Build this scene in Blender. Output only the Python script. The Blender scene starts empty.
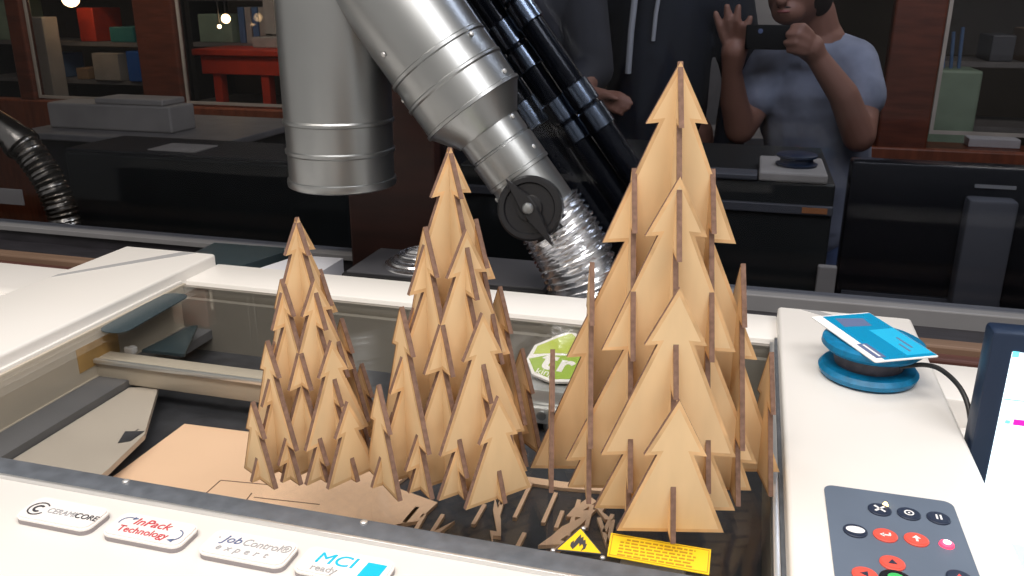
import bpy, bmesh, math, random
from mathutils import Vector, Matrix
random.seed(7)
C = bpy.context.scene.collection
PI = math.pi
LID = 1.0            # height of the laser's lid above the floor; everything is laid out from the lid plane
YW = 1.16            # distance of the window pane
R = math.radians
# ------------------------------------------------------------------ materials
def mat(name, col, rough=.5, metal=0., noise=0., nscale=20, bump=0., spec=None, emit=None, estr=0., coat=0., stretch=(1, 1, 1), trans=0., col2=None):
    m = bpy.data.materials.new(name); m.use_nodes = True
    nt = m.node_tree; b = nt.nodes['Principled BSDF']
    b.inputs['Base Color'].default_value = (*col, 1)
    b.inputs['Roughness'].default_value = rough
    b.inputs['Metallic'].default_value = metal
    b.inputs['Coat Weight'].default_value = coat
    b.inputs['Transmission Weight'].default_value = trans
    if spec is not None: b.inputs['Specular IOR Level'].default_value = spec
    if emit:
        b.inputs['Emission Color'].default_value = (*emit, 1); b.inputs['Emission Strength'].default_value = estr
    if noise or bump or col2:
        tc = nt.nodes.new('ShaderNodeTexCoord'); mp = nt.nodes.new('ShaderNodeMapping')
        mp.inputs['Scale'].default_value = stretch
        nz = nt.nodes.new('ShaderNodeTexNoise'); nz.inputs['Scale'].default_value = nscale; nz.inputs['Detail'].default_value = 4
        nt.links.new(tc.outputs['Object'], mp.inputs[0]); nt.links.new(mp.outputs[0], nz.inputs['Vector'])
        if noise or col2:
            rp = nt.nodes.new('ShaderNodeValToRGB')
            rp.color_ramp.elements[0].position = .32; rp.color_ramp.elements[1].position = .68
            c2 = col2 if col2 else tuple(c*(1-noise) for c in col)
            rp.color_ramp.elements[0].color = (*c2, 1); rp.color_ramp.elements[1].color = (*col, 1)
            nt.links.new(nz.outputs['Fac'], rp.inputs[0]); nt.links.new(rp.outputs[0], b.inputs['Base Color'])
        if bump:
            bp = nt.nodes.new('ShaderNodeBump'); bp.inputs['Strength'].default_value = bump; bp.inputs['Distance'].default_value = .002
            nt.links.new(nz.outputs['Fac'], bp.inputs['Height']); nt.links.new(bp.outputs[0], b.inputs['Normal'])
    return m
def glass_mat(name, tint, ior=1.5, rough=0.0):
    m = bpy.data.materials.new(name); m.use_nodes = True; nt = m.node_tree; nt.nodes.clear()
    o = nt.nodes.new('ShaderNodeOutputMaterial'); mx = nt.nodes.new('ShaderNodeMixShader')
    t = nt.nodes.new('ShaderNodeBsdfTransparent'); t.inputs[0].default_value = (*tint, 1)
    g = nt.nodes.new('ShaderNodeBsdfGlossy'); g.inputs['Roughness'].default_value = rough
    lw = nt.nodes.new('ShaderNodeLayerWeight'); lw.inputs['Blend'].default_value = .5      # Schlick's reflectance, the same on both faces
    pw = nt.nodes.new('ShaderNodeMath'); pw.operation = 'POWER'; pw.inputs[1].default_value = 5
    f = nt.nodes.new('ShaderNodeMapRange'); f0 = ((ior-1)/(ior+1))**2; f.inputs['To Min'].default_value = f0
    nt.links.new(lw.outputs['Facing'], pw.inputs[0]); nt.links.new(pw.outputs[0], f.inputs['Value'])
    nt.links.new(f.outputs[0], mx.inputs[0]); nt.links.new(t.outputs[0], mx.inputs[1]); nt.links.new(g.outputs[0], mx.inputs[2])
    nt.links.new(mx.outputs[0], o.inputs[0]); return m
M = {}
M['ply'] = mat('plywood_face', (.86, .62, .36), .6, noise=.20, nscale=16, bump=.05, stretch=(2, 2, .5), spec=.25)
M['ply_edge'] = mat('plywood_burnt_edge', (.24, .145, .108), .8, noise=.35, nscale=300, spec=.2)
M['ply_rim'] = mat('plywood_scorched_rim', (.36, .19, .085), .7, noise=.4, nscale=60, spec=.2)
M['ply_warm'] = mat('plywood_smoke_tint', (.84, .54, .28), .6, noise=.38, nscale=40, spec=.25)
M['sheet'] = mat('plywood_sheet', (.92, .62, .42), .6, noise=.06, nscale=12, spec=.25)
M['white'] = mat('white_powder_coat', (.80, .775, .745), .42, noise=.03, nscale=5, bump=.02)
M['white2'] = mat('white_plastic', (.88, .84, .82), .3, coat=.3)
M['cream'] = mat('cream_enamel', (.50, .44, .36), .5, noise=.06, nscale=6)
M['ledge'] = mat('dark_ledge', (.13, .13, .14), .5, noise=.15)
M['plate'] = mat('beige_plate', (.50, .44, .38), .5, noise=.12, nscale=12)
M['ingrey'] = mat('inner_grey_metal', (.30, .275, .24), .5, .2, noise=.12, nscale=9)
M['rubber'] = mat('dark_frame_seal', (.13, .145, .17), .38, noise=.3, nscale=90)
M['alu'] = mat('aluminium_rail', (.72, .72, .72), .3, .7, noise=.06, nscale=40)
M['steel'] = mat('galvanised_steel', (.40, .415, .425), .33, .95, noise=.10, nscale=7, bump=.015)
M['steel_dk'] = mat('steel_groove', (.16, .16, .16), .4, .9)
M['chrome'] = mat('crinkled_foil', (.88, .89, .92), .22, 1., nscale=50, bump=.2)
M['black'] = mat('black_plastic', (.012, .012, .014), .25)
M['phonem'] = mat('phone_black', (.004, .004, .005), .6, spec=.15)
M['blackm'] = mat('black_matte', (.02, .02, .022), .6, noise=.3, nscale=30)
M['bed'] = mat('black_cutting_bed', (.050, .052, .062), .5, noise=.45, nscale=60, bump=.2)
M['panel'] = mat('slate_control_panel', (.125, .16, .22), .45, noise=.08, nscale=40)
M['navy'] = mat('navy_button', (.02, .03, .06), .4)
M['orange'] = mat('red_orange_button', (.80, .10, .07), .4)
M['pure'] = mat('white_print', (.9, .9, .9), .5)
M['led'] = mat('red_led', (1, .1, .2), .4, emit=(1, .03, .12), estr=.9)
M['ledw'] = mat('hot_led_core', (1, .8, .8), .4, emit=(1, .7, .78), estr=3)
M['amber'] = mat('amber_led', (1, .6, .2), .4, emit=(1, .62, .2), estr=9)
M['green'] = mat('green_print', (.05, .5, .12), .4)
M['lime'] = mat('lime_green_logo', (.50, .58, .10), .45)
M['olive'] = mat('darker_lime_logo', (.33, .47, .07), .45)
M['yellow'] = mat('warning_yellow', (.92, .62, .02), .45)
M['brownink'] = mat('brown_print', (.50, .27, .02), .5)
M['redink'] = mat('red_print', (.55, .06, .08), .5)
M['greyink'] = mat('grey_print', (.38, .38, .40), .5)
M['darkink'] = mat('dark_print', (.05, .05, .06), .5)
M['blueink'] = mat('slate_blue_print', (.12, .16, .30), .5)
M['cyan'] = mat('cyan_print', (.0, .50, .78), .4)
M['rimgrey'] = mat('badge_rim', (.30, .27, .28), .5)
M['stripe'] = mat('grey_inlay', (.36, .36, .37), .5)
M['blue'] = mat('blue_plastic', (.0, .20, .42), .45, noise=.35, nscale=160)
M['card'] = mat('blue_card', (.0, .27, .52), .35)
M['cardlt'] = mat('light_blue_card_print', (.02, .48, .80), .35)
M['spool'] = mat('grey_core', (.09, .08, .10), .6, noise=.4, nscale=120)
M['cable'] = mat('black_cable', (.015, .015, .016), .4)
M['scr'] = mat('lit_screen', (.8, .9, 1), .3, emit=(.72, .93, 1), estr=1.5)
M['scrl'] = mat('pale_cyan_screen', (.5, .95, 1), .3, emit=(.45, .92, 1), estr=1.1)
M['scrm'] = mat('screen_magenta', (.8, .0, .4), .3, emit=(.75, .03, .4), estr=.9)
M['scrc'] = mat('screen_cyan', (.2, .8, .9), .3, emit=(.15, .75, .9), estr=.9)
M['bezel'] = mat('dark_blue_bezel', (.008, .02, .05), .4)
M['wood'] = mat('red_brown_wood', (.13, .034, .017), .45, noise=.45, nscale=8, stretch=(1, 1, 6))
M['wood_dk'] = mat('dark_mahogany', (.035, .010, .007), .5, noise=.45, nscale=8, stretch=(1, 1, 6))
M['woodh'] = mat('red_brown_rail_wood', (.20, .055, .025), .45, noise=.4, nscale=8, stretch=(6, 1, 1))
M['sillr'] = mat('dull_red_sill', (.12, .045, .035), .55, noise=.4, nscale=10, stretch=(.3, 6, 1))
M['sillt'] = mat('tan_sill', (.24, .15, .10), .55, noise=.3, nscale=10, stretch=(.3, 6, 1))
M['silld'] = mat('dark_sill', (.03, .028, .035), .5, noise=.5, nscale=40, stretch=(.5, 3, 1))
M['wrail'] = mat('grey_window_rail', (.22, .22, .23), .45, noise=.1)
M['teal'] = mat('teal_acrylic_and_reflection', (.035, .055, .065), .25)  # acrylic sheet; also colours the dark reflections at the lid glass
M['paper'] = mat('paper', (.75, .75, .8), .6)
M['wall'] = mat('dark_brown_wall', (.09, .075, .06), .8, noise=.4, nscale=2)  # dark brown with random blotches
M['floorm'] = mat('workshop_floor', (.07, .06, .055), .6, noise=.3, nscale=3)
M['pane'] = glass_mat('window_glass', (.74, .76, .80), 1.2)  # grey tint dims the modelled room to the strength of a reflection
M['lidglass'] = glass_mat('lid_glass', (.99, .995, .99), 1.5)
M['backpane'] = glass_mat('partition_glass', (.9, .9, .9), 1.4)
M['dkduct'] = mat('dark_duct_reflection', (.012, .014, .02), .16, .2, noise=.3, nscale=20)  # silver ducts as they reflect dark in the window
M['dkcoup'] = mat('coupling_highlight', (.30, .35, .42), .22, 1.)  # lighter metal stands in for highlights along the reflected pipes
M['dkhose'] = mat('dark_silver_hose', (.50, .45, .38), .25, 1., nscale=60, bump=.3)
M['skin'] = mat('skin', (.34, .16, .11), .55, noise=.1, nscale=14)
M['tee'] = mat('grey_blue_cotton', (.33, .35, .44), .85, noise=.35, nscale=14, bump=1.)
M['jeans'] = mat('blue_denim', (.07, .10, .20), .85, noise=.3, nscale=25)
M['hair'] = mat('dark_brown_hair', (.03, .02, .015), .7, noise=.4, nscale=80)
M['jacket'] = mat('charcoal_jacket', (.045, .045, .055), .8, noise=.4, nscale=9)
M['jacket2'] = mat('black_navy_jacket', (.012, .016, .028), .7, noise=.4, nscale=9)
M['graytape'] = mat('pale_stripe', (.5, .5, .52), .6)
M['lips'] = mat('lips', (.30, .08, .07), .5)
M['bulb'] = mat('warm_lamp', (1, .7, .4), .5, emit=(1, .62, .28), estr=14)
M['bluebin'] = mat('blue_bin', (.02, .11, .42), .5)
M['redm'] = mat('red_painted_metal', (.62, .05, .02), .5, noise=.25)
M['boxw'] = mat('pale_box', (.42, .38, .34), .6, noise=.2, nscale=10)
M['boxg'] = mat('grey_green_box', (.32, .42, .31), .6, noise=.25, nscale=10)
M['binder'] = mat('binder_blue', (.10, .18, .34), .6)
M['tan'] = mat('cardboard', (.34, .22, .13), .7, noise=.2)
M['tealbox'] = mat('teal_plastic', (.03, .20, .20), .5)
M['tabletop'] = mat('grey_table_laminate', (.25, .23, .22), .45, noise=.2)
M['darkcab'] = mat('near_black_cabinet', (.016, .018, .017), .5, noise=.4, nscale=6)
M['greybot'] = mat('dim_grey_plastic', (.09, .09, .10), .5)
M['orangew'] = mat('orange_board', (.45, .17, .06), .6)
M['glassgreen'] = mat('green_bottle_glass', (.05, .30, .16), .15)
M['stained'] = mat('yellowed_sticker', (.50, .30, .10), .5, noise=.3, nscale=50)
# ------------------------------------------------------------------ helpers
def fin(bm, smooth):
    bmesh.ops.recalc_face_normals(bm, faces=bm.faces)
    if smooth:
        for f in bm.faces: f.smooth = True
        for e in bm.edges:
            if len(e.link_faces) == 2 and e.calc_face_angle(0) > R(38): e.smooth = False
def obj(name, bm, m, parent=None, smooth=False, clean=True):
    if clean: fin(bm, smooth)
    me = bpy.data.meshes.new(name); bm.to_mesh(me); bm.free()
    for x in (m if isinstance(m, (list, tuple)) else [m]): me.materials.append(M[x])
    o = bpy.data.objects.new(name, me); C.objects.link(o)
    if parent is not None:
        o.parent = parent
        if parent.get('rel') is not None or True:
            w = root_loc(parent)
            me.transform(Matrix.Translation(-w))
    return o
def root_loc(o):
    v = Vector((0, 0, 0))
    while o is not None:
        v += o.location; o = o.parent
    return v
def tag(o, label, cat, group=None, kind=None):
    if label: o['label'] = label
    if cat: o['category'] = cat
    if group: o['group'] = group
    if kind: o['kind'] = kind
    return o
def thing(name, label, cat, loc, group=None):
    o = bpy.data.objects.new(name, None); C.objects.link(o); o.location = loc
    o.empty_display_size = .02
    return tag(o, label, cat, group)
def single(name, label, cat, bm, m, group=None, smooth=False):
    """a thing of one mesh: origin at the centre of its base"""
    o = obj(name, bm, m, None, smooth)
    vs = [v.co for v in o.data.vertices]
    b = Vector(((min(v.x for v in vs)+max(v.x for v in vs))/2, (min(v.y for v in vs)+max(v.y for v in vs))/2, min(v.z for v in vs)))
    o.data.transform(Matrix.Translation(-b)); o.location = b
    return tag(o, label, cat, group)
def struct(name, bm, m):
    o = obj(name, bm, m); o['kind'] = 'structure'; return o
def box(bm, x0, x1, y0, y1, z0, z1, bev=0, mi=0, seg=2, rot=None):
    r = bmesh.ops.create_cube(bm, size=1)
    for v in r['verts']:
        v.co = Vector(((x0+x1)/2+v.co.x*(x1-x0), (y0+y1)/2+v.co.y*(y1-y0), (z0+z1)/2+v.co.z*(z1-z0)))
    fs = set(f for v in r['verts'] for f in v.link_faces)
    if rot:
        c = Vector(((x0+x1)/2, (y0+y1)/2, (z0+z1)/2))
        bmesh.ops.rotate(bm, cent=c, matrix=rot, verts=r['verts'])
    for f in fs: f.material_index = mi
    if bev:
        es = list(set(e for v in r['verts'] for e in v.link_edges))
        rr = bmesh.ops.bevel(bm, geom=es, offset=bev, segments=seg, affect='EDGES', profile=.5)
        for f in rr['faces']: f.material_index = mi
    return bm
def B(*a, **k):
    bm = bmesh.new(); box(bm, *a, **k); return bm
def poly(bm, pts, z0, z1, mi=0):
    """flat polygon in xy extruded from z0 to z1"""
    lo = [bm.verts.new((p[0], p[1], z0)) for p in pts]; hi = [bm.verts.new((p[0], p[1], z1)) for p in pts]
    fs = [bm.faces.new(hi), bm.faces.new(lo[::-1])]
    n = len(pts)
    for i in range(n): fs.append(bm.faces.new((lo[i], lo[(i+1) % n], hi[(i+1) % n], hi[i])))
    for f in fs: f.material_index = mi
    return bm
def rrect(x0, x1, y0, y1, r, n=6):
    p = []
    for cx, cy, a in ((x1-r, y1-r, 0), (x0+r, y1-r, 90), (x0+r, y0+r, 180), (x1-r, y0+r, 270)):
        for i in range(n+1):
            t = R(a+90*i/n); p.append((cx+r*math.cos(t), cy+r*math.sin(t)))
    return p
def ell(cx, cy, rx, ry, n=28, a0=0, a1=360):
    return [(cx+rx*math.cos(R(a0+(a1-a0)*i/n)), cy+ry*math.sin(R(a0+(a1-a0)*i/n))) for i in range(n if a1-a0 == 360 else n+1)]
def frame_of(d):
    d = Vector(d).normalized(); a = Vector((0, 1, 0)) if abs(d.y) < .9 else Vector((1, 0, 0))
    u = d.cross(a).normalized(); return u, d.cross(u).normalized(), d
def lathe(bm, prof, org, axis=(0, 0, 1), n=40, mi=0, cap=True):
    """prof: list of (r, t[, mat]) along axis"""
    u, v, d = frame_of(axis); org = Vector(org); rings = []
    for p in prof:
        rings.append([bm.verts.new(org+d*p[1]+(u*math.cos(2*PI*i/n)+v*math.sin(2*PI*i/n))*p[0]) for i in range(n)])
    for k in range(len(rings)-1):
        m = prof[k][2] if len(prof[k]) > 2 else mi
        for i in range(n):
            f = bm.faces.new((rings[k][i], rings[k][(i+1) % n], rings[k+1][(i+1) % n], rings[k+1][i])); f.material_index = m
    if cap:
        bm.faces.new(rings[0][::-1]).material_index = mi; bm.faces.new(rings[-1]).material_index = mi
    return bm
def tube(bm, pts, rad, n=12, mi=0, cap=True):
    pts = [Vector(p) for p in pts]; rs = rad if isinstance(rad, (list, tuple)) else [rad]*len(pts)
    rings = []; pu = None
    for i, p in enumerate(pts):
        d = (pts[min(i+1, len(pts)-1)]-pts[max(i-1, 0)]).normalized()
        if pu is None: u = frame_of(d)[0]
        else: u = (pu-d*pu.dot(d)).normalized()
        pu = u; v = d.cross(u)
        rings.append([bm.verts.new(p+(u*math.cos(2*PI*k/n)+v*math.sin(2*PI*k/n))*rs[i]) for k in range(n)])
    for k in range(len(rings)-1):
        for i in range(n):
            f = bm.faces.new((rings[k][i], rings[k][(i+1) % n], rings[k+1][(i+1) % n], rings[k+1][i])); f.material_index = mi
    if cap:
        bm.faces.new(rings[0][::-1]).material_index = mi; bm.faces.new(rings[-1]).material_index = mi
    return bm
def spline(cp, n=12):
    P = [Vector(p) for p in cp]; P = [P[0]*2-P[1]]+P+[P[-1]*2-P[-2]]; out = []
    for i in range(1, len(P)-2):
        for k in range(n):
            t = k/n
            out.append(.5*((2*P[i])+(P[i+1]-P[i-1])*t+(2*P[i-1]-5*P[i]+4*P[i+1]-P[i+2])*t*t+(3*P[i]-P[i-1]-3*P[i+1]+P[i+2])*t**3))
    out.append(P[-2]); return out
def text(bm, s, size, x, y, z, mi, rotz=0, shear=0, ext=.0002, align='LEFT', sx=1., bold=0.):
    cu = bpy.data.curves.new('t', 'FONT'); cu.body = s; cu.size = size; cu.extrude = ext; cu.align_x = align; cu.shear = shear; cu.offset = bold
    o = bpy.data.objects.new('t', cu); me = bpy.data.meshes.new_from_object(o)
    me.transform(Matrix.Translation((x, y, z)) @ Matrix.Rotation(rotz, 4, 'Z') @ Matrix.Diagonal((sx, 1, 1, 1)))
    n0 = len(bm.faces); bm.from_mesh(me); bm.faces.ensure_lookup_table()
    for f in bm.faces[n0:]: f.material_index = mi
    bpy.data.objects.remove(o); bpy.data.curves.remove(cu); bpy.data.meshes.remove(me)
    return bm

# ------------------------------------------------------------------ the three slotted plywood trees
TEETH = [(.0355, .0190, .0110), (.108, .0428, .0285), (.185, .0640, .0540), (.2685, .0885, .0885)]
APEX = [.2685, .2045, .1455, .0865]   # apex height of the boards, from the middle one outwards
def profile(total):
    """half outline of a board: (half width, drop below the apex)"""
    out = [(0, 0)]; prev = (.0, .0)
    for dz, tip, neck in TEETH:
        if dz >= total-.0005:
            t = (total-prev[1])/(dz-prev[1]); out.append((prev[0]+(tip-prev[0])*t, total)); return out
        out.append((tip, dz)); out.append((neck, dz-.0008)); prev = (neck, dz)
    return out
TH = .0031
def board_mesh(name, k, sxy, sz, zb, stub, seed):
    total = APEX[k]
    pr = profile(total); apex = zb+total*sz
    pts = [(r*sxy, apex-d*sz) for r, d in pr]
    right = pts[1:]
    outl = [(pts[0][0], pts[0][1])]+right
    if stub: outl += [(.0075*sxy/.8, zb), (.0075*sxy/.8, 0.0), (-.0075*sxy/.8, 0.0), (-.0075*sxy/.8, zb)]
    outl += [(-x, z) for x, z in reversed(right)]
    bm = bmesh.new()
    fr = [bm.verts.new((x, -TH/2, z)) for x, z in outl]; bk = [bm.verts.new((x, TH/2, z)) for x, z in outl]
    f1 = bm.faces.new(fr); f2 = bm.faces.new(bk[::-1]); n = len(outl)
    for i in range(n):
        e = bm.faces.new((fr[(i+1) % n], fr[i], bk[i], bk[(i+1) % n])); e.material_index = 1
    r = bmesh.ops.inset_region(bm, faces=[f1], thickness=.0008, use_even_offset=True, use_boundary=True)
    for f in r['faces']: f.material_index = 2
    r = bmesh.ops.inset_region(bm, faces=[f2], thickness=.0008, use_even_offset=True, use_boundary=True)
    for f in r['faces']: f.material_index = 2
    for f_ in (f1, f2):
        r = bmesh.ops.inset_region(bm, faces=[f_], thickness=.0022, use_even_offset=True, use_boundary=True)
        for f in r['faces']: f.material_index = 3
    bmesh.ops.triangulate(bm, faces=[f for f in bm.faces if len(f.verts) > 4])
    bmesh.ops.recalc_face_normals(bm, faces=bm.faces)
    me = bpy.data.meshes.new(name); bm.to_mesh(me); bm.free()
    for x in ('ply', 'ply_edge', 'ply_rim', 'ply_warm'): me.materials.append(M[x])
    return me
def tree(label, cx, cy, deg, sxy, hs, zb=.008, top=.2665):
    t = thing('plywood_tree', label, 'wooden tree', (cx, cy, 0), 'slotted plywood trees standing on the laser lid')
    t.rotation_euler = (0, 0, R(deg))
    sz = sxy*hs; APEX[0] = top
    ms = [board_mesh('tree_board', k, sxy, sz, zb, False, k) for k in range(4)]
    m0 = board_mesh('trunk_board', 0, sxy, sz, zb, True, 9)
    for fam in (0, 1):
        for k in range(-3, 4):
            o = bpy.data.objects.new('trunk_board' if k == 0 else ('broad_board' if fam == 0 else 'cross_board'), m0 if k == 0 else ms[abs(k)])
            C.objects.link(o); o.parent = t
            d = .0245*sxy*k
            if fam == 0: o.location = (0, d, 0)
            else: o.location = (d, 0, 0); o.rotation_euler = (0, 0, PI/2)
    return t
tree('largest slotted plywood tree, on the right of the laser lid beside the white control wing', -.0427, .515, 14.1, .952, 1.05)
tree('middle-sized slotted plywood tree standing between the smallest and the largest one', -.174, .4865, 48.6, .731, 1.118, .0095, .2615)
tree('smallest slotted plywood tree, leftmost of the three on the laser lid', -.2695, .4675, 61., .574, 1.118, .0095, .2625)

# ------------------------------------------------------------------ laser engraver
L = thing('laser_engraver', 'white laser engraving machine with glass lid, badges and control panel', 'laser machine', (-.28, .5, -LID))
WX0, WX1 = -.733, -.607   # left wing
RX0, RX1 = .0415, .1655   # right wing
def wing(x0, x1, y0, y1, name='side_wing'):
    bm = bmesh.new(); box(bm, x0, x1, y0, y1, -.35, .015, bev=.0035, seg=3)
    return obj(name, bm, 'white', L, True)
wl = wing(WX0, WX1, .08, .857); wr = wing(RX0, RX1, .08, .852)
# grey inlay stripes across the back of each wing
bm = bmesh.new(); poly(bm, [(-.7275, .728), (-.7275, .738), (-.649, .852), (-.631, .852)], .0148, .0154)
obj('inlay_stripe', bm, 'stripe', wl)['label'] = 'grey diagonal stripe'
bm = bmesh.new(); poly(bm, [(.0635, .848), (.080, .848), (.160, .793), (.160, .782)], .0148, .0154)
obj('inlay_stripe', bm, 'stripe', wr)['label'] = 'grey diagonal stripe'
# front panel
bm = bmesh.new(); box(bm, WX1, RX0, .16, .3975, -.35, 0.0, bev=.003)
fp = obj('front_panel', bm, 'white', L, True)
# back strip
bm = bmesh.new(); box(bm, WX1-.002, RX0+.001, .795, .862, -.30, .001, bev=.002); box(bm, WX1-.002, RX0+.001, .785, .80, -.30, -.006, bev=.002)
obj('back_strip', bm, 'white', L, True)
# lower body outside the wings
bm = bmesh.new(); box(bm, -1.25, WX0, .50, .86, -.6, -.024, bev=.004); box(bm, -1.25, -.80, .755, .775, -.03, -.0215, bev=.001)
sb = obj('side_body', bm, 'white', L, True)
obj('vent_slot', B(-.93, -.845, .725, .748, -.0238, -.0232), 'ingrey', sb)
bm = bmesh.new(); box(bm, RX1, .55, .775, .86, -.6, -.031, bev=.004); box(bm, RX1, .55, .635, .772, -.6, -.055, bev=.004)
sb2 = obj('side_body', bm, 'white', L, True)
obj('panel_seam', B(.2135, .2145, .64, .771, -.0552, -.0545), 'stripe', sb2)
# lid frame
bm = bmesh.new()
box(bm, -.606, .0405, .3985, .4175, -.012, .0012, bev=.0012)
obj('lid_front_seal', bm, 'rubber', L, True)
bm = bmesh.new(); box(bm, -.60, .030, .3965, .3990, -.01, .0022, bev=.0006)
obj('lid_lip', bm, 'alu', L, True)
bm = bmesh.new(); box(bm, .0345, .0385, .4175, .785, -.010, .0022, bev=.0006); 
obj('lid_rail', bm, 'alu', L, True)
obj('side_seal', B(.0388, .0415, .30, .80, -.02, .001), 'rubber', L)
bm = bmesh.new(); box(bm, -.607, -.603, .4, .785, -.012, .004, bev=.0006); box(bm, -.6025, -.599, .4, .785, -.012, .0015, bev=.0006, mi=1)
obj('lid_rail', bm, ['white', 'cream'], L, True)
bm = bmesh.new(); box(bm, -.600, .0345, .779, .785, -.012, .0, bev=.0005)
obj('lid_back_seal', bm, 'ingrey', L, True)
obj('lid_glass', B(-.599, .0345, .4175, .779, -.004, -.0002), 'lidglass', L)
# interior
IZ = -.072
inn = bmesh.new()
box(inn, -.607, -.597, .40, .79, -.30, -.045, mi=0); box(inn, .0345, .0405, .40, .79, -.30, -.012, mi=1)
box(inn, -.60, .036, .772, .784, -.30, -.012, mi=2)
obj('inner_wall', inn, ['cream', 'ingrey', 'ingrey'], L)
obj('left_inner_panel', B(-.6025, -.5985, .40, .775, -.046, -.004), 'cream', L)
obj('aged_sticker', B(-.5985, -.5980, .612, .668, -.034, -.010), 'stained', L)
obj('guide_ledge', B(-.598, -.563, .41, .772, -.056, -.046), 'ledge', L)
bm = bmesh.new(); poly(bm, [(-.562, .43), (-.562, .632), (-.535, .640), (-.486, .556), (-.476, .50), (-.470, .43)], -.058, -.053)
obj('scrap_plate', bm, 'plate', L)
bm = bmesh.new(); box(bm, -.497, -.4965, .540, .562, -.0532, -.0525); poly(bm, [(-.505, .555), (-.489, .560), (-.489, .542), (-.497, .536)], -.0532, -.0524)
obj('plate_slot', bm, 'bed', L)
bm = bmesh.new(); box(bm, -.598, .036, .40, .775, -.09, IZ)
bed = obj('cutting_bed', bm, 'bed', L)
bm = bmesh.new(); box(bm, -.60, -.335, .634, .656, -.052, -.028, bev=.002); box(bm, -.598, -.335, .630, .635, -.031, -.0265, bev=.001, mi=1)
obj('gantry_bar', bm, ['cream', 'alu'], L, True)
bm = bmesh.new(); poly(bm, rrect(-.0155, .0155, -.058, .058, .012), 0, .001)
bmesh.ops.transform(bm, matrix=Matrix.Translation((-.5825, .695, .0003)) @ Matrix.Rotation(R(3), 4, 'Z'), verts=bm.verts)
obj('window_reflection', bm, 'teal', L)  # dark window reflection on the lid glass, put in as a flat plate
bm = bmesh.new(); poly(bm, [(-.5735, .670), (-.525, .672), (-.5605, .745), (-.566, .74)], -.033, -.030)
obj('inner_reflection', bm, 'teal', L)  # dark reflection in the lid glass, shaped as a thin plate underneath
bm = bmesh.new(); lathe(bm, [(.0035, 0), (.005, .002), (.0048, .006), (.002, .008)], (-.583, .668, -.034), n=16); box(bm, -.588, -.578, .662, .666, -.034, -.026, bev=.001)
obj('pale_nub', bm, 'white2', L, True)  # small white rounded nub with a short block beside it
# laser head with its shield logo
H = bmesh.new()
box(H, -.188, -.118, .690, .745, -.066, -.030, bev=.004)
box(H, -.182, -.124, .681, .690, -.060, -.044, bev=.003)
lathe(H, [(.010, 0), (.010, .012), (.006, .02)], (-.153, .70, -.072), (0, 0, 1), 20)
hd = obj('laser_head', H, 'alu', L, True)
bm = bmesh.new()
for i in range(4): lathe(bm, [(.004, 0), (.0045, .003), (.003, .004)], (-.172+.012*i, .681, -.050), (0, -1, 0), 14)
obj('head_bolt', bm, 'steel', hd, True)
# tilted logo shield standing on the head: white rim, lime halves, a "t" and "king"
sh = bmesh.new()
shield = [(-.033, .000), (-.034, .022), (-.018, .044), (-.008, .054), (.002, .046), (.010, .050), (.022, .040), (.034, .016), (.034, -.006), (.020, -.020), (.0, -.026), (-.020, -.020)]
poly(sh, shield, 0, .0022, 0)
poly(sh, [(x*.9, y*.9+.001) for x, y in [(-.033, .008), (-.034, .022), (-.018, .043), (-.008, .053), (.001, .045), (.006, .030), (.006, .019), (-.012, .016)]], .0022, .0026, 1)
poly(sh, [(x*.93, y*.93) for x, y in [(-.033, .000), (-.020, .009), (.0, .015), (.020, .018), (.034, .018), (.034, -.004), (.020, -.018), (.0, -.024), (-.020, -.018)]], .0022, .0027, 2)
text(sh, 't', .040, -.018, -.010, .0028, 0, bold=.001)
text(sh, 'r', .034, -.002, -.010, .0028, 0, bold=.001)
text(sh, 'king', .011, -.018, -.019, .0028, 0)
bmesh.ops.transform(sh, matrix=Matrix.Translation((-.153, .727, -.0215)) @ Matrix.Rotation(R(-8), 4, 'Z') @ Matrix.Rotation(R(13), 4, 'X') @ Matrix.Scale(1.06, 4), verts=sh.verts)
obj('logo_shield', sh, ['white2', 'lime', 'olive'], hd)['label'] = 'green and white shield logo'

# badges
def badge(x0, x1, y0, y1, fn, lab):
    bm = bmesh.new(); P = rrect(x0, x1, y0, y1, .006)
    P2 = rrect(x0+.0010, x1-.0010, y0+.0010, y1-.0010, .005)
    poly(bm, P, .0, .0030, 1); poly(bm, P, .0030, .0042); poly(bm, P2, .0042, .0054)
    b = obj('badge', bm, ['white2', 'rimgrey'], L, False); b['label'] = lab
    t = bmesh.new(); mats = fn(t, x0, y0); obj('lettering', t, mats, b, clean=False)
Z = .0056
def arc(bm, cx, cy, r, a0, a1, w, mi, z=Z, ry=None):
    ry = ry or r
    o = ell(cx, cy, r, ry, 20, a0, a1); i = ell(cx, cy, r-w, ry-w, 20, a0, a1)
    for k in range(20):
        poly(bm, [o[k], o[k+1], i[k+1], i[k]], z, z+.0002, mi)
def f1(t, x, y):
    arc(t, x+.0100, y+.0105, .0066, 40, 330, .0009, 0); arc(t, x+.0102, y+.0105, .0036, 50, 310, .0015, 0)
    text(t, 'CERAMI', .0068, x+.0172, y+.0085, Z, 1, sx=.86); text(t, 'CORE', .0068, x+.0375, y+.0085, Z, 0, sx=.90)
    return ['darkink', 'greyink']
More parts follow.
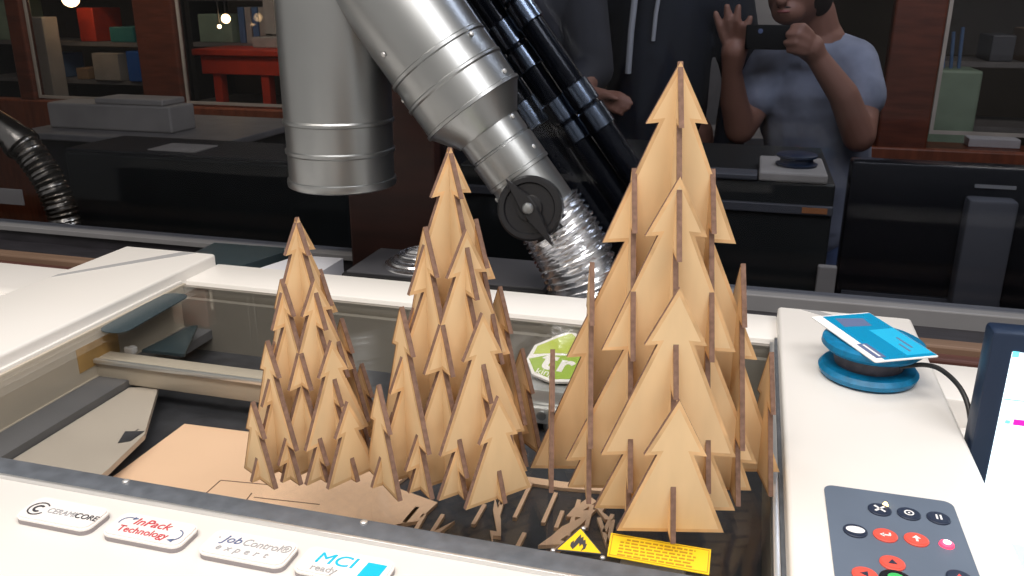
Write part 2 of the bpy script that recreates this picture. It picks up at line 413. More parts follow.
def f2(t, x, y):
    text(t, 'InPack', .0092, x+.0135, y+.0125, Z, 0, shear=.2, sx=1.05); text(t, 'Technology', .0080, x+.0080, y+.0045, Z, 0, sx=.92)
    arc(t, x+.0095, y+.0130, .0052, 60, 200, .0006, 1); arc(t, x+.0450, y+.0095, .0055, -70, 80, .0007, 1)
    poly(t, [(x+.0115, y+.0190), (x+.0112, y+.0160), (x+.0145, y+.0178)], Z, Z+.0002, 1)
    poly(t, [(x+.0478, y+.0060), (x+.0478, y+.0028), (x+.0438, y+.0044)], Z, Z+.0002, 1)
    return ['redink', 'blueink']
def f3(t, x, y):
    text(t, '·', .0090, x+.0055, y+.0120, Z, 1); text(t, 'Job', .0090, x+.0098, y+.0118, Z, 0, shear=.25)
    text(t, 'Control®', .0088, x+.0225, y+.0118, Z, 1, shear=.2, sx=.86)
    for i, c in enumerate('expert'): text(t, c, .0072, x+.0095+.0062*i, y+.0045, Z, 1, shear=.2)
    return ['blueink', 'greyink']
def f4(t, x, y):
    text(t, 'MCI', .0130, x+.0090, y+.0095, Z, 0, shear=.12, sx=1.1); text(t, 'ready', .0072, x+.0100, y+.0025, Z, 1)
    poly(t, [(x+.0385, y+.0025), (x+.0500, y+.0025), (x+.0515, y+.0168), (x+.0400, y+.0168)], Z, Z+.0002, 0)
    return ['cyan', 'greyink']
badge(-.4180, -.3640, .3560, .3795, f1, 'ceramic core badge in grey and black letters')
badge(-.3545, -.3005, .3560, .3795, f2, 'white badge with red lettering and curved arrows')
badge(-.2885, -.2330, .3560, .3795, f3, 'white badge with grey italic lettering')
badge(-.2270, -.1720, .3560, .3795, f4, 'white badge with cyan letters and square')
# warning stickers on the glass
bm = bmesh.new(); poly(bm, [(-.0795, .4458), (-.0895, .4192), (-.0612, .4227)], .0004, .0009, 1); 
poly(bm, [(-.0790, .4440), (-.0880, .4203), (-.0628, .4233)], .0009, .0011, 0)
fl = [(-.0795, .4225), (-.0815, .4252), (-.0817, .4285), (-.0803, .4312), (-.0800, .4285), (-.0792, .4330), (-.0775, .4385), (-.0768, .4345), (-.0755, .4365), (-.0750, .4325), (-.0738, .4338), (-.0730, .4295), (-.0722, .4300), (-.0724, .4250), (-.0745, .4222), (-.0738, .4262), (-.0750, .4290), (-.0760, .4260), (-.0770, .4295), (-.0780, .4262)]
poly(bm, fl, .0011, .0013, 1)
obj('flame_warning_sticker', bm, ['yellow', 'darkink'], L)
bm = bmesh.new(); poly(bm, [(-.0603, .4452), (-.0008, .4447), (-.0006, .4207), (-.0589, .4222)], .0004, .0009, 0)
for (a, b_) in ((((-.0588), .4437), ((-.0018), .4433)), (((-.0576), .4234), ((-.0018), .4220))):
    pass
for r_ in range(6):
    x = -.0535; y = .4412-.0031*r_
    if r_ in (0,): x = -.050
    end = -.0085-random.random()*.003
    while x < end:
        w = random.uniform(.0018, .0052); poly(bm, [(x, y), (min(x+w, end), y), (min(x+w, end), y-.0014), (x, y-.0014)], .0009, .0011, 1); x += w+.0009
for seg in (((-.0592, .4441), (-.0018, .4436), (-.0018, .4431), (-.0587, .4436)), ((-.0580, .4238), (-.0018, .4225), (-.0018, .4220), (-.0580, .4233)), ((-.0592, .4441), (-.0587, .4441), (-.0575, .4233), (-.0580, .4233)), ((-.0021, .4436), (-.0016, .4436), (-.0014, .4221), (-.0019, .4221))):
    poly(bm, seg, .0009, .0011, 1)
obj('text_warning_sticker', bm, ['yellow', 'brownink'], L)
for x, y in ((-.0775, .4462), (-.0905, .4196), (-.0612, .4206)):
    bm = bmesh.new(); lathe(bm, [(.0016, 0), (.0014, .0008), (.0008, .0012)], (x, y, .0), n=12); obj('rivet', bm, 'alu', L, True)
for x in (-.382, -.209): 
    bm = bmesh.new(); lathe(bm, [(.0026, 0), (.0023, .0012), (.0012, .0018)], (x, .4135, .0010), n=14); obj('lid_stud', bm, 'alu', L, True)
# control panel and its buttons
bm = bmesh.new(); poly(bm, rrect(.0645, .1395, .33, .5125, .006), .0148, .0158)
cp = obj('control_panel', bm, 'panel', L)
bm = bmesh.new()
for k, (a, b_) in enumerate(zip(rrect(.0640, .1400, .3295, .5130, .0065), rrect(.0645, .1395, .33, .5125, .006))): pass
PZ = .0158
def button(x, y, rim, face, glyph=None, r=.0067, gm='pure'):
    bm = bmesh.new(); lathe(bm, [(r, 0), (r, .0007), (r*.9, .0010)], (x, y, PZ), n=28, mi=0)
    mats = [rim, face, gm]
    poly(bm, ell(x, y, r*.84, r*.84), PZ+.0008, PZ+.0012, 1)
    z0, z1 = PZ+.0012, PZ+.0014
    if glyph:
        for P in glyph: poly(bm, [(x+a*r, y+b_*r) for a, b_ in P], z0, z1, 2)
    return obj('button', bm, mats, cp)
def bar(a, b_, w):
    a = Vector(a); b_ = Vector(b_); d = (b_-a).normalized(); n = Vector((-d.y, d.x))*w
    return [tuple(a+n), tuple(b_+n), tuple(b_-n), tuple(a-n)]
ringg = [[o1, o2, i2, i1] for o1, o2, i1, i2 in zip(ell(0, 0, .42, .42, 16), ell(0, 0, .42, .42, 16)[1:]+ell(0, 0, .42, .42, 16)[:1], ell(0, 0, .30, .30, 16), ell(0, 0, .30, .30, 16)[1:]+ell(0, 0, .30, .30, 16)[:1])]
button(.0952, .4907, 'navy', 'navy', [bar((-.42, .42), (.42, -.42), .10), bar((-.42, -.42), (.42, .42), .10)])
button(.1116, .4907, 'navy', 'navy', ringg+[ell(0, 0, .10, .10, 10)])
button(.1280, .4907, 'navy', 'navy', [bar((-.17, -.36), (-.17, .36), .08), bar((.17, -.36), (.17, .36), .08)])
button(.0789, .4636, 'navy', 'navy', [ell(0, 0, .78, .50, 24)])
button(.0952, .4636, 'orange', 'orange', [bar((-.30, -.10), (.40, -.10), .08), bar((.36, -.10), (.36, .28), .08), [(-.48, -.10), (-.12, .18), (-.12, -.38)]])
button(.1118, .4640, 'orange', 'orange', [bar((0, -.40), (0, .10), .10), [(-.34, .05), (.34, .05), (0, .45)]])
button(.0956, .4372, 'orange', 'orange', [[(-.34, -.22), (.34, -.22), (0, .36)]], gm='navy')
button(.0800, .4225, 'orange', 'orange', [[(.22, -.34), (.22, .34), (-.36, 0)]], gm='navy')
button(.1112, .4225, 'orange', 'orange', [[(-.22, -.34), (-.22, .34), (.36, 0)]], gm='navy')
button(.0956, .4225, 'black', 'black', [ell(0, .1, .5, .45, 16)], gm='green', r=.0085)
button(.1285, .4335, 'navy', 'navy', [[(-.3, -.2), (.3, -.2), (0, .35)]], gm='orange')
for (x, y, r, mm, mm2) in ((.1276, .4638, .0042, 'led', 'ledw'), (.0992, .4970, .0016, 'amber', 'amber')):
    bm = bmesh.new(); lathe(bm, [(r, 0), (r*.9, .0012), (r*.5, .0018)], (x, y, PZ), n=20, mi=0)
    poly(bm, ell(x, y, r*.5, r*.5), PZ+.0018, PZ+.0022, 1)
    obj('indicator_light', bm, [mm, mm2], cp, True)
# lower cabinet of the machine down to the floor
bm = bmesh.new(); box(bm, -.70, .13, .22, .84, -LID, -.34, bev=.01)
obj('cabinet', bm, 'white', L, True)

# ------------------------------------------------------------------ plywood left inside the machine
PZB = IZ
bm = bmesh.new()
sheet = [(-.484, .43), (-.484, .607), (-.405, .610), (-.36, .600), (-.30, .612), (-.245, .60), (-.255, .56), (-.212, .548), (-.218, .520), (-.232, .512), (-.214, .497), (-.243, .487), (-.232, .462), (-.252, .43)]
poly(bm, sheet, PZB+.0005, PZB+.0035, 0)
segs = [((-.43, .43), (-.395, .50)), ((-.395, .50), (-.345, .505)), ((-.395, .465), (-.40, .50)), ((-.40, .455), (-.33, .47)), ((-.33, .47), (-.318, .50)), ((-.385, .44), (-.37, .462)), ((-.36, .52), (-.355, .485)), ((-.355, .515), (-.30, .52)), ((-.33, .49), (-.27, .50)), ((-.31, .445), (-.28, .47)), ((-.30, .48), (-.25, .475)), ((-.345, .445), (-.33, .47)), ((-.395, .53), (-.35, .535)), ((-.395, .50), (-.395, .53)), ((-.38, .48), (-.34, .492))]
for a, b_ in segs: poly(bm, bar(a, b_, .0005), PZB+.0033, PZB+.0037, 1)
single('plywood_sheet', 'tan plywood sheet with scored lines lying under the glass lid left of the trees', 'plywood sheet', bm, ['sheet', 'ply_edge'])
# thin leftover border beyond the cut-outs
def onbed(x, y):   # bed positions read on the lid plane, carried down to the bed
    k = (.31-PZB-.003)/.31
    return (x*k, y*k)
import_px = [(417.5, 507.5, 404, 523), (424.5, 514.6, 415, 531), (443, 514.6, 431.5, 532.8), (484.6, 504.6, 473, 524.6), (503, 500, 498, 516), (531, 483, 514.5, 518), (556, 493, 543, 523), (524.5, 533, 516, 549.5), (562.6, 511, 556, 528), (579, 500, 567.6, 536), (612.5, 514.6, 604, 533), (592, 505, 586, 528), (599, 518, 608, 545), (608, 545, 613, 520), (512, 478, 500, 505)]
F_, CY, SY, CP, SP = 857.3, math.cos(R(-15.48)), math.sin(R(-15.48)), math.cos(R(18.86)), math.sin(R(18.86))
Fw = Vector((SY*CP, CY*CP, -SP)); Rt = Vector((CY, -SY, 0)); Up = Rt.cross(Fw)
_r = R(.18); Rt2 = Rt*math.cos(_r)+Up*math.sin(_r); Up2 = -Rt*math.sin(_r)+Up*math.cos(_r)
def lay(x, y, z):
    d = Fw+Rt2*((x-512)/F_)-Up2*((y-288)/F_); t = (z-.31)/d.z
    return (d.x*t, d.y*t)
for i, (a, b_, c, d) in enumerate(import_px):
    p, q = lay(a, b_, PZB+.003), lay(c, d, PZB+.003)
    bm = bmesh.new(); poly(bm, bar(p, q, .0016), PZB+.0005, PZB+.0035)
    single('plywood_sliver', 'thin straight plywood sliver on the black bed under the glass', 'plywood offcut', bm, 'sheet', 'straight plywood slivers on the black bed')
bm = bmesh.new(); poly(bm, [lay(x, y, PZB+.003) for x, y in [(520, 476), (562, 482), (600, 486), (606, 492), (560, 488), (520, 482)]], PZB+.0005, PZB+.0035)
single('plywood_border', 'narrow plywood border strip running from the middle tree to the largest tree under the glass', 'plywood offcut', bm, 'sheet')
zig = [[(590, 497), (574, 508), (566, 517), (581, 518), (562, 527), (552, 536), (538, 546), (561, 545), (543, 556), (535, 570), (549, 556), (571, 543), (560, 541), (581, 525), (596, 510), (583, 511), (597, 502)],
       [(597, 505), (606, 507), (602, 512), (612, 520), (605, 520), (596, 508)],
       [(495, 498), (501, 520), (501, 537), (493, 536), (493, 545), (490, 531), (497, 532), (493, 510)],
       [(455, 521), (432, 533), (438, 524), (424, 540), (447, 535), (440, 533)]]
zl = ['zigzag plywood offcut behind the yellow flame triangle', 'small hooked plywood offcut between the two yellow stickers', 'narrow stepped plywood offcut in front of the middle tree', 'pointed plywood offcut beside the edge of the scored sheet']
for z_, lb in zip(zig, zl):
    bm = bmesh.new(); poly(bm, [lay(x, y, PZB+.003) for x, y in z_], PZB+.0005, PZB+.0036)
    single('plywood_offcut', lb, 'plywood offcut', bm, 'sheet')
bm = bmesh.new(); box(bm, -.060, -.016, .475, .500, PZB, PZB+.018, bev=.002); box(bm, -.058, -.040, .472, .475, PZB+.004, PZB+.012)
single('clamp_block', 'grey block on the bed below the front of the largest tree', 'block', bm, 'ingrey')

# ------------------------------------------------------------------ blue puck, card and cable on the right wing
Pz = .0152
t = thing('cable_puck', 'blue spool-shaped puck with dark core on the white control wing', 'puck', (.1095, .6993, Pz))
bm = bmesh.new(); lathe(bm, [(.030, 0), (.0375, .002), (.0388, .006), (.036, .0095), (.026, .0105)], (.1095, .6993, Pz), n=56)
obj('base_flange', bm, 'blue', t, True)
bm = bmesh.new(); lathe(bm, [(.0265, .010), (.0275, .014), (.0275, .018), (.028, .0225)], (.1095, .6993, Pz), n=48)
obj('core', bm, 'spool', t, True)
bm = bmesh.new(); lathe(bm, [(.028, .0225), (.036, .0235), (.0395, .027), (.0390, .031), (.036, .0325), (.02, .0315)], (.1105, .6985, Pz), n=56)
obj('top_flange', bm, 'blue', t, True)
# the card, tilted slightly on the puck
card = thing('printed_card', 'light blue printed card with white border lying on the blue puck', 'card', (.1085, .700, .0480))
cm = Matrix.Translation((.1090, .7005, .0488)) @ Matrix.Rotation(R(-62.5), 4, 'Z') @ Matrix.Rotation(R(1.5), 4, 'Y')
def cardp(pts, z0, z1, mi, bm): 
    n0 = len(bm.verts); poly(bm, pts, z0, z1, mi); bm.verts.ensure_lookup_table(); bmesh.ops.transform(bm, matrix=cm, verts=bm.verts[n0:])
bm = bmesh.new(); cardp(rrect(-.046, .046, -.0275, .0275, .002), 0, .0008, 0, bm); 
obj('card_sheet', bm, 'pure', card)
bm = bmesh.new(); cardp([(-.044, -.018), (-.044, .027), (.044, .027), (.044, -.018)], .0008, .0010, 0, bm)
cardp([(-.010, .004), (-.010, .0262), (.040, .0262), (.040, .004)], .0010, .0011, 1, bm)
cardp([(-.038, -.010), (-.020, -.012), (-.018, .012), (-.034, .014)], .0010, .0011, 3, bm)
cardp([(.014, -.0225), (.014, -.0140), (.040, -.0140), (.040, -.0225)], .0010, .0012, 2, bm)
for k in range(2): cardp([(.020-.012*k, .010+.006*k), (.034-.006*k, .010+.006*k), (.034-.006*k, .0118+.006*k), (.020-.012*k, .0118+.006*k)], .0011, .0012, 2, bm)
cardp([(.016, -.0192), (.016, -.0174), (.038, -.0174), (.038, -.0192)], .0012, .0013, 4, bm)
obj('print', bm, ['card', 'cardlt', 'blueink', 'blueink', 'pure'], card)
cb = spline([(.128, .672, .0365), (.146, .675, .039), (.157, .664, .040), (.166, .640, .036), (.1705, .622, .022), (.1725, .610, -.010), (.173, .60, -.052)], 10)
bm = bmesh.new(); tube(bm, cb, .0019, 10)
single('power_cable', 'black cable running from the blue puck over the wing edge', 'cable', bm, 'cable', smooth=True)

# ------------------------------------------------------------------ monitor on the right
t = thing('computer_monitor', 'flat monitor with dark blue bezel and lit white screen right of the laser', 'monitor', (.36, .60, -.30))
bm = bmesh.new(); box(bm, .168, .66, .60, .622, -.225, .098, bev=.003); obj('housing', bm, 'bezel', t, True)
bm = bmesh.new(); box(bm, .1815, .645, .5985, .6002, -.200, .085)
s = obj('screen', bm, 'scr', t)
bm = bmesh.new(); box(bm, .1815, .1855, .5982, .5986, .082, .086, mi=0); box(bm, .1905, .28, .5982, .5986, .0325, .0368, mi=1); box(bm, .1815, .28, .5982, .5986, .0505, .0512, mi=0); box(bm, .1855, .1885, .5982, .5986, .0330, .0355, mi=0); box(bm, .1815, .645, .5982, .5986, -.20, -.06, mi=2)
obj('screen_window', bm, ['scrc', 'scrm', 'scrl'], s)
t = thing('monitor_desk', 'low desk carrying the lit monitor right of the laser', 'desk', (.6, .42, -LID))
obj('desk_top', B(.20, 1.0, .22, .63, -.33, -.30, bev=.004), 'white', t)
for x in (.22, .95):
    for y in (.24, .58): obj('leg', B(x, x+.03, y, y+.03, -LID, -.33), 'alu', t)
bm = bmesh.new(); box(bm, .38, .44, .605, .622, -.298, .0, bev=.004); box(bm, .32, .50, .53, .63, -.2995, -.290, bev=.003); obj('stand', bm, 'bezel', t, True)

# ------------------------------------------------------------------ things behind the machine
for k, (y0, y1, z1, m) in enumerate(((.865, .955, -.095, 'sillt'), (.955, .99, -.088, 'sillr'), (.99, 1.03, -.100, 'sillt'), (1.03, 1.05, -.094, 'sillr'), (1.05, 1.075, -.085, 'sillt'), (1.075, 1.152, -.095, 'silld'))):
    struct('trim_%d' % (k+1), B(-2.6, 2.2, y0, y1, -.16, z1, bev=.003), m)
bm = bmesh.new(); poly(bm, [(-.74, 1.045), (-.612, 1.05), (-.640, .955), (-.70, .945), (-.735, .95)], -.0845, -.033)
single('acrylic_block', 'dark teal glossy sheet behind the left end of the machine', 'acrylic sheet', bm, 'teal')
for k in range(2):
    bm = bmesh.new(); poly(bm, [(-.632+.01*k, .948-.004*k), (-.606+.01*k, 1.03), (-.53, 1.035), (-.53, .945)], -.0845+.0255*k, -.0595+.0235*k)
    single('paper_stack', ['white paper stack under the upper one, beside the dark teal sheet', 'white papers on top, beside the dark teal sheet'][k], 'papers', bm, 'paper')
t = thing('extractor_box', 'flat black box with lighter top edge behind the machine', 'box', (-.33, 1.0, -.0845))
bm = bmesh.new(); box(bm, -.494, -.222, .955, 1.075, -.084, -.030, bev=.003); obj('box_body', bm, 'blackm', t, True)
bm = bmesh.new(); box(bm, -.488, -.226, .960, 1.07, -.0305, -.0275, bev=.001); bb = obj('top_plate', bm, 'greybot', t, True)
bm = bmesh.new(); box(bm, -.285, -.268, .9535, .9552, -.046, -.043); obj('label_strip', bm, 'alu', t)
bm = bmesh.new(); box(bm, -.24, -.10, .880, .955, -.085, -.046, bev=.003); box(bm, -.235, -.105, .884, .95, -.046, -.040, bev=.002)
single('duct_socket_plate', 'grey ribbed plate under the foil hose behind the machine', 'plate', bm, 'greybot')
# coiled chrome hose end lying on the box
bm = bmesh.new(); pr = []
for i in range(60):
    a = i/59; rr = .046*(1-a*.93); pr.append((rr*(1+.03*math.sin(i*2.1)) , .020*math.sin(a*PI/2)+.0022*math.sin(i*PI*.55)))
lathe(bm, [(.047, -.002)]+pr, (-.405, 1.010, -.0255), n=48)
single('foil_coil', 'coiled chrome foil dome lying on the flat black box', 'foil coil', bm, 'chrome', smooth=True)

# silver ducts
D = thing('exhaust_duct', 'silver sheet-metal exhaust duct hanging straight down beside the slanting one', 'duct', (-.486, .96, .085))
bm = bmesh.new(); r0 = .0655
lathe(bm, [(r0, .25), (r0, .082), (r0+.0018, .080), (r0+.0018, .077), (r0-.0008, .0755), (r0-.0008, .046), (r0+.0012, .0445), (r0+.0012, .041), (r0-.001, .039), (r0-.001, .008)], (-.4855, .96, .0875), (0, 0, 1), 64)
bmesh.ops.transform(bm, matrix=Matrix.Identity(4), verts=bm.verts)
pi_ = obj('pipe', bm, 'steel', D, True)
bm = bmesh.new(); lathe(bm, [(r0-.003, -.002), (r0+.001, 0.), (r0+.0016, .004), (r0+.001, .0085), (r0-.001, .0090)], (-.4855, .96, .0875), (0, 0, 1), 64)
obj('end_cap', bm, 'steel', D, True)
bm = bmesh.new(); lathe(bm, [(r0, 0), (r0, .40)], (-.4855, .96, .33), (0, 0, 1), 64); obj('upper_pipe', bm, 'steel', D, True)
AX = Vector((.604, 0, -.797)); O = Vector((-.3078, .945, .1873))
S = thing('branch_duct', 'silver duct slanting down with reducer, black damper and foil hose', 'duct', (-.16, .945, -.045))
r1 = .0615
bm = bmesh.new()
lathe(bm, [(r1-.001, -.50), (r1-.001, -.072), (r1+.001, -.0705), (r1+.001, -.067), (r1-.001, -.0655), (r1-.001, -.050)], O, AX, 64)
obj('wide_pipe', bm, 'steel', S, True)
bm = bmesh.new()
lathe(bm, [(r1, -.050), (r1, -.040), (r1+.0015, -.0385), (r1+.0015, -.036), (r1-.0005, -.034), (r1-.0005, -.004), (r1+.0015, -.003), (r1+.0015, .0005), (r1, .001)], O, AX, 64)
obj('collar', bm, 'steel', S, True)
bm = bmesh.new()
lathe(bm, [(r1-.0005, .0005), (.0425, .026), (.0405, .030)], O, AX, 64)
obj('reducer', bm, 'steel', S, True)
r2 = .0385
bm = bmesh.new()
lathe(bm, [(r2, .026), (r2, .052), (r2-.0015, .053), (r2-.0015, .055), (r2+.001, .056), (r2+.001, .086), (r2-.0008, .088), (r2-.0008, .150)], O, AX, 56)
obj('narrow_pipe', bm, 'steel', S, True)
bm = bmesh.new(); lathe(bm, [(r2+.0002, .0865), (r2+.0014, .087), (r2+.0014, .091), (r2, .0915)], O, AX, 56, cap=False); lathe(bm, [(r2+.0012, .024), (r2+.0028, .025), (r2+.0028, .028), (r2+.001, .029)], O, AX, 56, cap=False)
obj('pipe_band', bm, 'steel', S, True)
u, v, d = frame_of(AX)
for tt, ang, rr in ((-.062, 205, r1), (-.010, 195, r1), (-.10, 60, r1), (-.055, -10, r1), (.034, 200, r2), (.075, 200, r2), (.10, 340, r2)):
    # ang measured in the plane seen from the camera side
    n_ = (Vector((0, -1, 0))*math.cos(R(ang-270+0)) + AX.cross(Vector((0, -1, 0)))*math.sin(R(ang-270)))
    if n_.y > 0: n_.y = -n_.y
    bm = bmesh.new(); lathe(bm, [(.0030, 0), (.0028, .0016), (.0012, .0024)], O+AX*tt+n_*(rr-.0003), n_, 14); obj('screw', bm, 'alu', S, True)
# damper disc and handle
dc = O+AX*.124+Vector((.004, -.046, -.002)); nd = Vector((.06, -.97, .22)).normalized()
bm = bmesh.new(); lathe(bm, [(.0365, -.016), (.0365, .001), (.034, .0035), (.029, .0035), (.0275, .0008), (.015, .0006), (.014, .004), (.006, .005)], dc, nd, 56)
dm = obj('damper_housing', bm, 'black', S, True)
hb = bmesh.new(); ux = AX.copy(); ux = (ux-nd*ux.dot(nd)).normalized(); uy = nd.cross(ux)
hp = [(-.041, -.002), (-.012, .0085), (.004, .0095), (.014, .0075), (.049, .001), (.049, -.002), (.012, -.0085), (-.004, -.0095), (-.014, -.0075), (-.041, -.0035)]
lo = [hb.verts.new(dc+ux*a+uy*b_+nd*.006) for a, b_ in hp]; hi = [hb.verts.new(dc+ux*a*.96+uy*b_*.8+nd*.0105) for a, b_ in hp]
hb.faces.new(hi); hb.faces.new(lo[::-1])
for i in range(len(hp)): hb.faces.new((lo[i], lo[(i+1) % len(hp)], hi[(i+1) % len(hp)], hi[i]))
obj('damper_handle', hb, 'black', dm)
bm = bmesh.new(); lathe(bm, [(.0062, 0), (.0062, .0025), (.0045, .0045), (.0015, .005)], dc+nd*.0105, nd, 20); obj('centre_bolt', bm, 'steel', dm, True)
# foil hose
path = spline([tuple(O+AX*.142), tuple(O+AX*.175), tuple(O+AX*.205+Vector((-.004, 0, 0))), (-.172, .945, -.012), (-.166, .945, -.045)], 22)
bm = bmesh.new(); rs = []
for i in range(len(path)):
    rs.append(.0420+.0030*math.sin(i*1.3)+random.uniform(-.0008, .0008))
rs[0] = .039
tube(bm, path, rs, 48)
for vv in bm.verts: vv.co += Vector((random.uniform(-1, 1), random.uniform(-1, 1), random.uniform(-1, 1)))*.0006
obj('foil_hose', bm, 'chrome', S, True)

# ------------------------------------------------------------------ the window
W = bpy.data.objects.new('window_1', None); C.objects.link(W); W.location = (0, YW, 0); W['kind'] = 'structure'
def wpart(name, bm, m): 
    o = obj(name, bm, m, W); o['kind'] = 'structure'; return o
wpart('pane', B(-2.6, 2.2, YW-.002, YW+.004, -.105, 1.4), 'pane')
bm = bmesh.new(); box(bm, -2.6, -.568, YW-.018, YW+.02, -.0755, -.0665, bev=.001); box(bm, -.43, 2.2, YW-.018, YW+.02, -.098, -.072, bev=.002)
wpart('bottom_rail', bm, 'wrail')
wpart('lower_bead', B(-2.6, -.568, YW-.010, YW+.015, -.099, -.076, bev=.001), 'silld')
wpart('lower_frame', B(-2.6, 2.2, YW-.008, YW+.012, -.20, -.0995, bev=.002), 'silld')
wpart('mullion', B(-.568, -.430, YW-.024, YW+.03, -.10, 1.4, bev=.004), 'wood_dk')
bm = bmesh.new()
box(bm, -2.6, 2.2, YW-.03, YW+.06, -LID, -.2)
struct('wall_window', bm, 'wall')

# ------------------------------------------------------------------ window reflection of the dim workshop, modelled as a room beyond the pane (y > YW)
struct('floor', B(-5.5, 3.2, -1.6, 6.2, -LID-.05, -LID), 'floorm')
struct('reflected_wall_far', B(-5.5, 3.2, 6.0, 6.1, -LID, 1.6), 'wall')
struct('reflected_wall_left', B(-5.5, -5.4, YW+.06, 6.0, -LID, 1.6), 'wall')
struct('reflected_wall_right', B(3.1, 3.2, YW+.06, 6.0, -LID, 1.6), 'wall')
struct('reflected_ceiling', B(-5.5, 3.2, YW+.02, 6.0, 1.55, 1.6), 'wall')
struct('wall_upper', B(-5.5, 3.2, YW-.03, YW+.06, 1.4, 1.6), 'wall')
struct('wall_side', B(-5.5, -2.6, YW-.03, YW+.06, -LID, 1.4), 'wall')
struct('wall_beside', B(2.2, 3.2, YW-.03, YW+.06, -LID, 1.4), 'wall')
# glazed partition: posts, rails, panes
G = thing('glazed_partition', 'red-brown wooden partition with glass panes far behind the people', 'partition', (-1.2, 4.0, -LID))
for x0, x1 in ((-5.3, -4.6), (-3.95, -3.85), (-3.14, -2.90), (-1.75, -1.5), (-.55, -.38), (.52, .72), (1.9, 2.1)):
    obj('post', B(x0, x1, 3.96, 4.04, -LID, 1.5, bev=.01), 'wood', G)
obj('rail', B(-5.3, -.38, 3.95, 4.05, -.42, -.25, bev=.008), 'woodh', G)
obj('rail', B(-.38, 3.0, 3.95, 4.18, -.46, -.30, bev=.008), 'woodh', G)
obj('lower_panel', B(-5.3, 3.0, 3.98, 4.02, -LID, -.42), 'woodh', G)
for x0, x1 in ((-3.85, -3.14), (-2.90, -1.75), (.72, 1.9)):
    obj('glass_pane', B(x0, x1, 3.995, 4.003, -.30, 1.5), 'backpane', G)
    bm = bmesh.new(); box(bm, x0+.005, x0+.02, 3.985, 3.994, -.24, 1.4); box(bm, x0+.02, x1-.02, 3.985, 3.994, -.24, -.225); obj('glazing_bead', bm, 'boxw', G)
def simple(name, label, cat, x0, x1, y0, y1, z0, z1, m, bev=.006, group=None, extra=None):
    bm = bmesh.new(); box(bm, x0, x1, y0, y1, z0, z1, bev=bev)
    if extra: extra(bm)
    return single(name, label, cat, bm, m, group)
def shelf_unit(label, x0, x1, y0, y1, z0, z1, heights):
    t = thing('shelf_unit', label, 'shelf', ((x0+x1)/2, (y0+y1)/2, z0))
    for xx in (x0, x1-.03): obj('upright', B(xx, xx+.03, y0, y1, z0, z1), 'blackm', t)
    for h in heights: obj('shelf_board', B(x0+.03, x1-.03, y0, y1, h-.025, h), 'tabletop', t)
    return t
SH = [-.33, .03, .33, .62]
shelf_unit('dark shelf unit behind the left glass panes holding boxes', -4.9, -3.3, 4.6, 5.0, -LID, 1.0, [-.20, .03, .32])
shelf_unit('reflected dark shelf unit behind the second glass pane with binders', -3.28, -1.9, 4.6, 5.0, -LID, 1.0, [-.30, .04, .30])
shelf_unit('reflected dark shelf unit behind the right glass pane', .75, 2.0, 4.6, 5.0, -LID, 1.0, [-.28, .02])
simple('blue_bin', 'blue plastic bin on a shelf behind the left glass', 'bin', -3.72, -3.55, 4.58, 4.9, -.20, -.02, 'bluebin')
simple('white_carton', 'white carton beside the blue bin', 'box', -3.97, -3.78, 4.58, 4.9, -.20, -.035, 'boxw')
for k, (x, y, z, w, h, m, nm, lb) in enumerate((
    (-4.75, 4.6, .03, .22, .24, 'boxg', 'storage_box', 'grey-green storage box at the far left of the left shelf'),
    (-4.45, 4.6, -.20, .18, .15, 'binder', 'storage_box', 'blue storage box at the far left low shelf'),
    (-4.05, 4.6, .03, .12, .20, 'redm', 'storage_box', 'dark red box just right of the pale column'),
    (-3.86, 4.6, .32, .07, .26, 'boxw', 'storage_box', 'narrow pale box left of the topmost cardboard box'),
    (-2.72, 4.6, .04, .10, .16, 'boxw', 'storage_box', 'small pale box just right of the blue and white binders'),
    (-2.30, 4.6, .30, .25, .14, 'boxg', 'storage_box', 'wide grey-green box on the top shelf right of the hanging paper strip'),
    (-2.30, 4.64, .04, .20, .18, 'tealbox', 'storage_box', 'reflected teal box above the right end of the red workbench'))):
    simple(nm, lb, 'box', x, x+w, y, y+.25, z+.001, z+h, m)
simple('yellow_box', 'small yellowish box left of the white carton', 'box', -4.12, -4.03, 4.6, 4.8, -.20, -.13, 'tan')
simple('reflected_teal_crate', 'reflected teal crate on the shelf above the blue bin', 'crate', -3.83, -3.66, 4.6, 4.9, .03, .12, 'tealbox')
simple('cardboard_box', 'cardboard box with open flaps, on the topmost shelf behind the left glass', 'box', -3.78, -3.48, 4.6, 4.9, .32, .46, 'tan')
simple('cardboard_box', 'reflected cardboard box right of the teal crate behind the left glass', 'box', -3.6, -3.45, 4.6, 4.9, .03, .22, 'tan')
simple('tall_cylinder_stand', 'pale upright column under the leftmost hanging lamp', 'column', -4.20, -4.08, 4.35, 4.47, -LID, .18, 'boxw')
simple('grey_box', 'grey-green box on the upper shelf left of the binders', 'box', -3.22, -3.02, 4.6, 4.9, .30, .38, 'boxg')
simple('grey_box', 'grey-green box on the lower shelf left of the binders', 'box', -3.20, -2.98, 4.6, 4.9, .04, .20, 'boxg')
for k in range(4):
    simple('binder', 'reflected blue or white binder standing on the shelf behind the second pane', 'binder', -2.93+.045*k, -2.893+.045*k, 4.6, 4.85, .04, .24, 'binder' if k % 2 == 0 else 'boxw', .003, 'reflected binders behind the second pane')
simple('paper_banner', 'long pale paper strip hanging beside the second lamp', 'paper', -2.70, -2.60, 4.50, 4.503, .10, .50, 'boxw', 0)
simple('white_device', 'small white device with red mark on the red workbench', 'device', -2.74, -2.56, 4.42, 4.6, .0255, .085, 'boxw')
t = thing('reflected_red_workbench', 'reflected bright red workbench behind the second glass pane', 'workbench', (-2.4, 4.4, -LID))
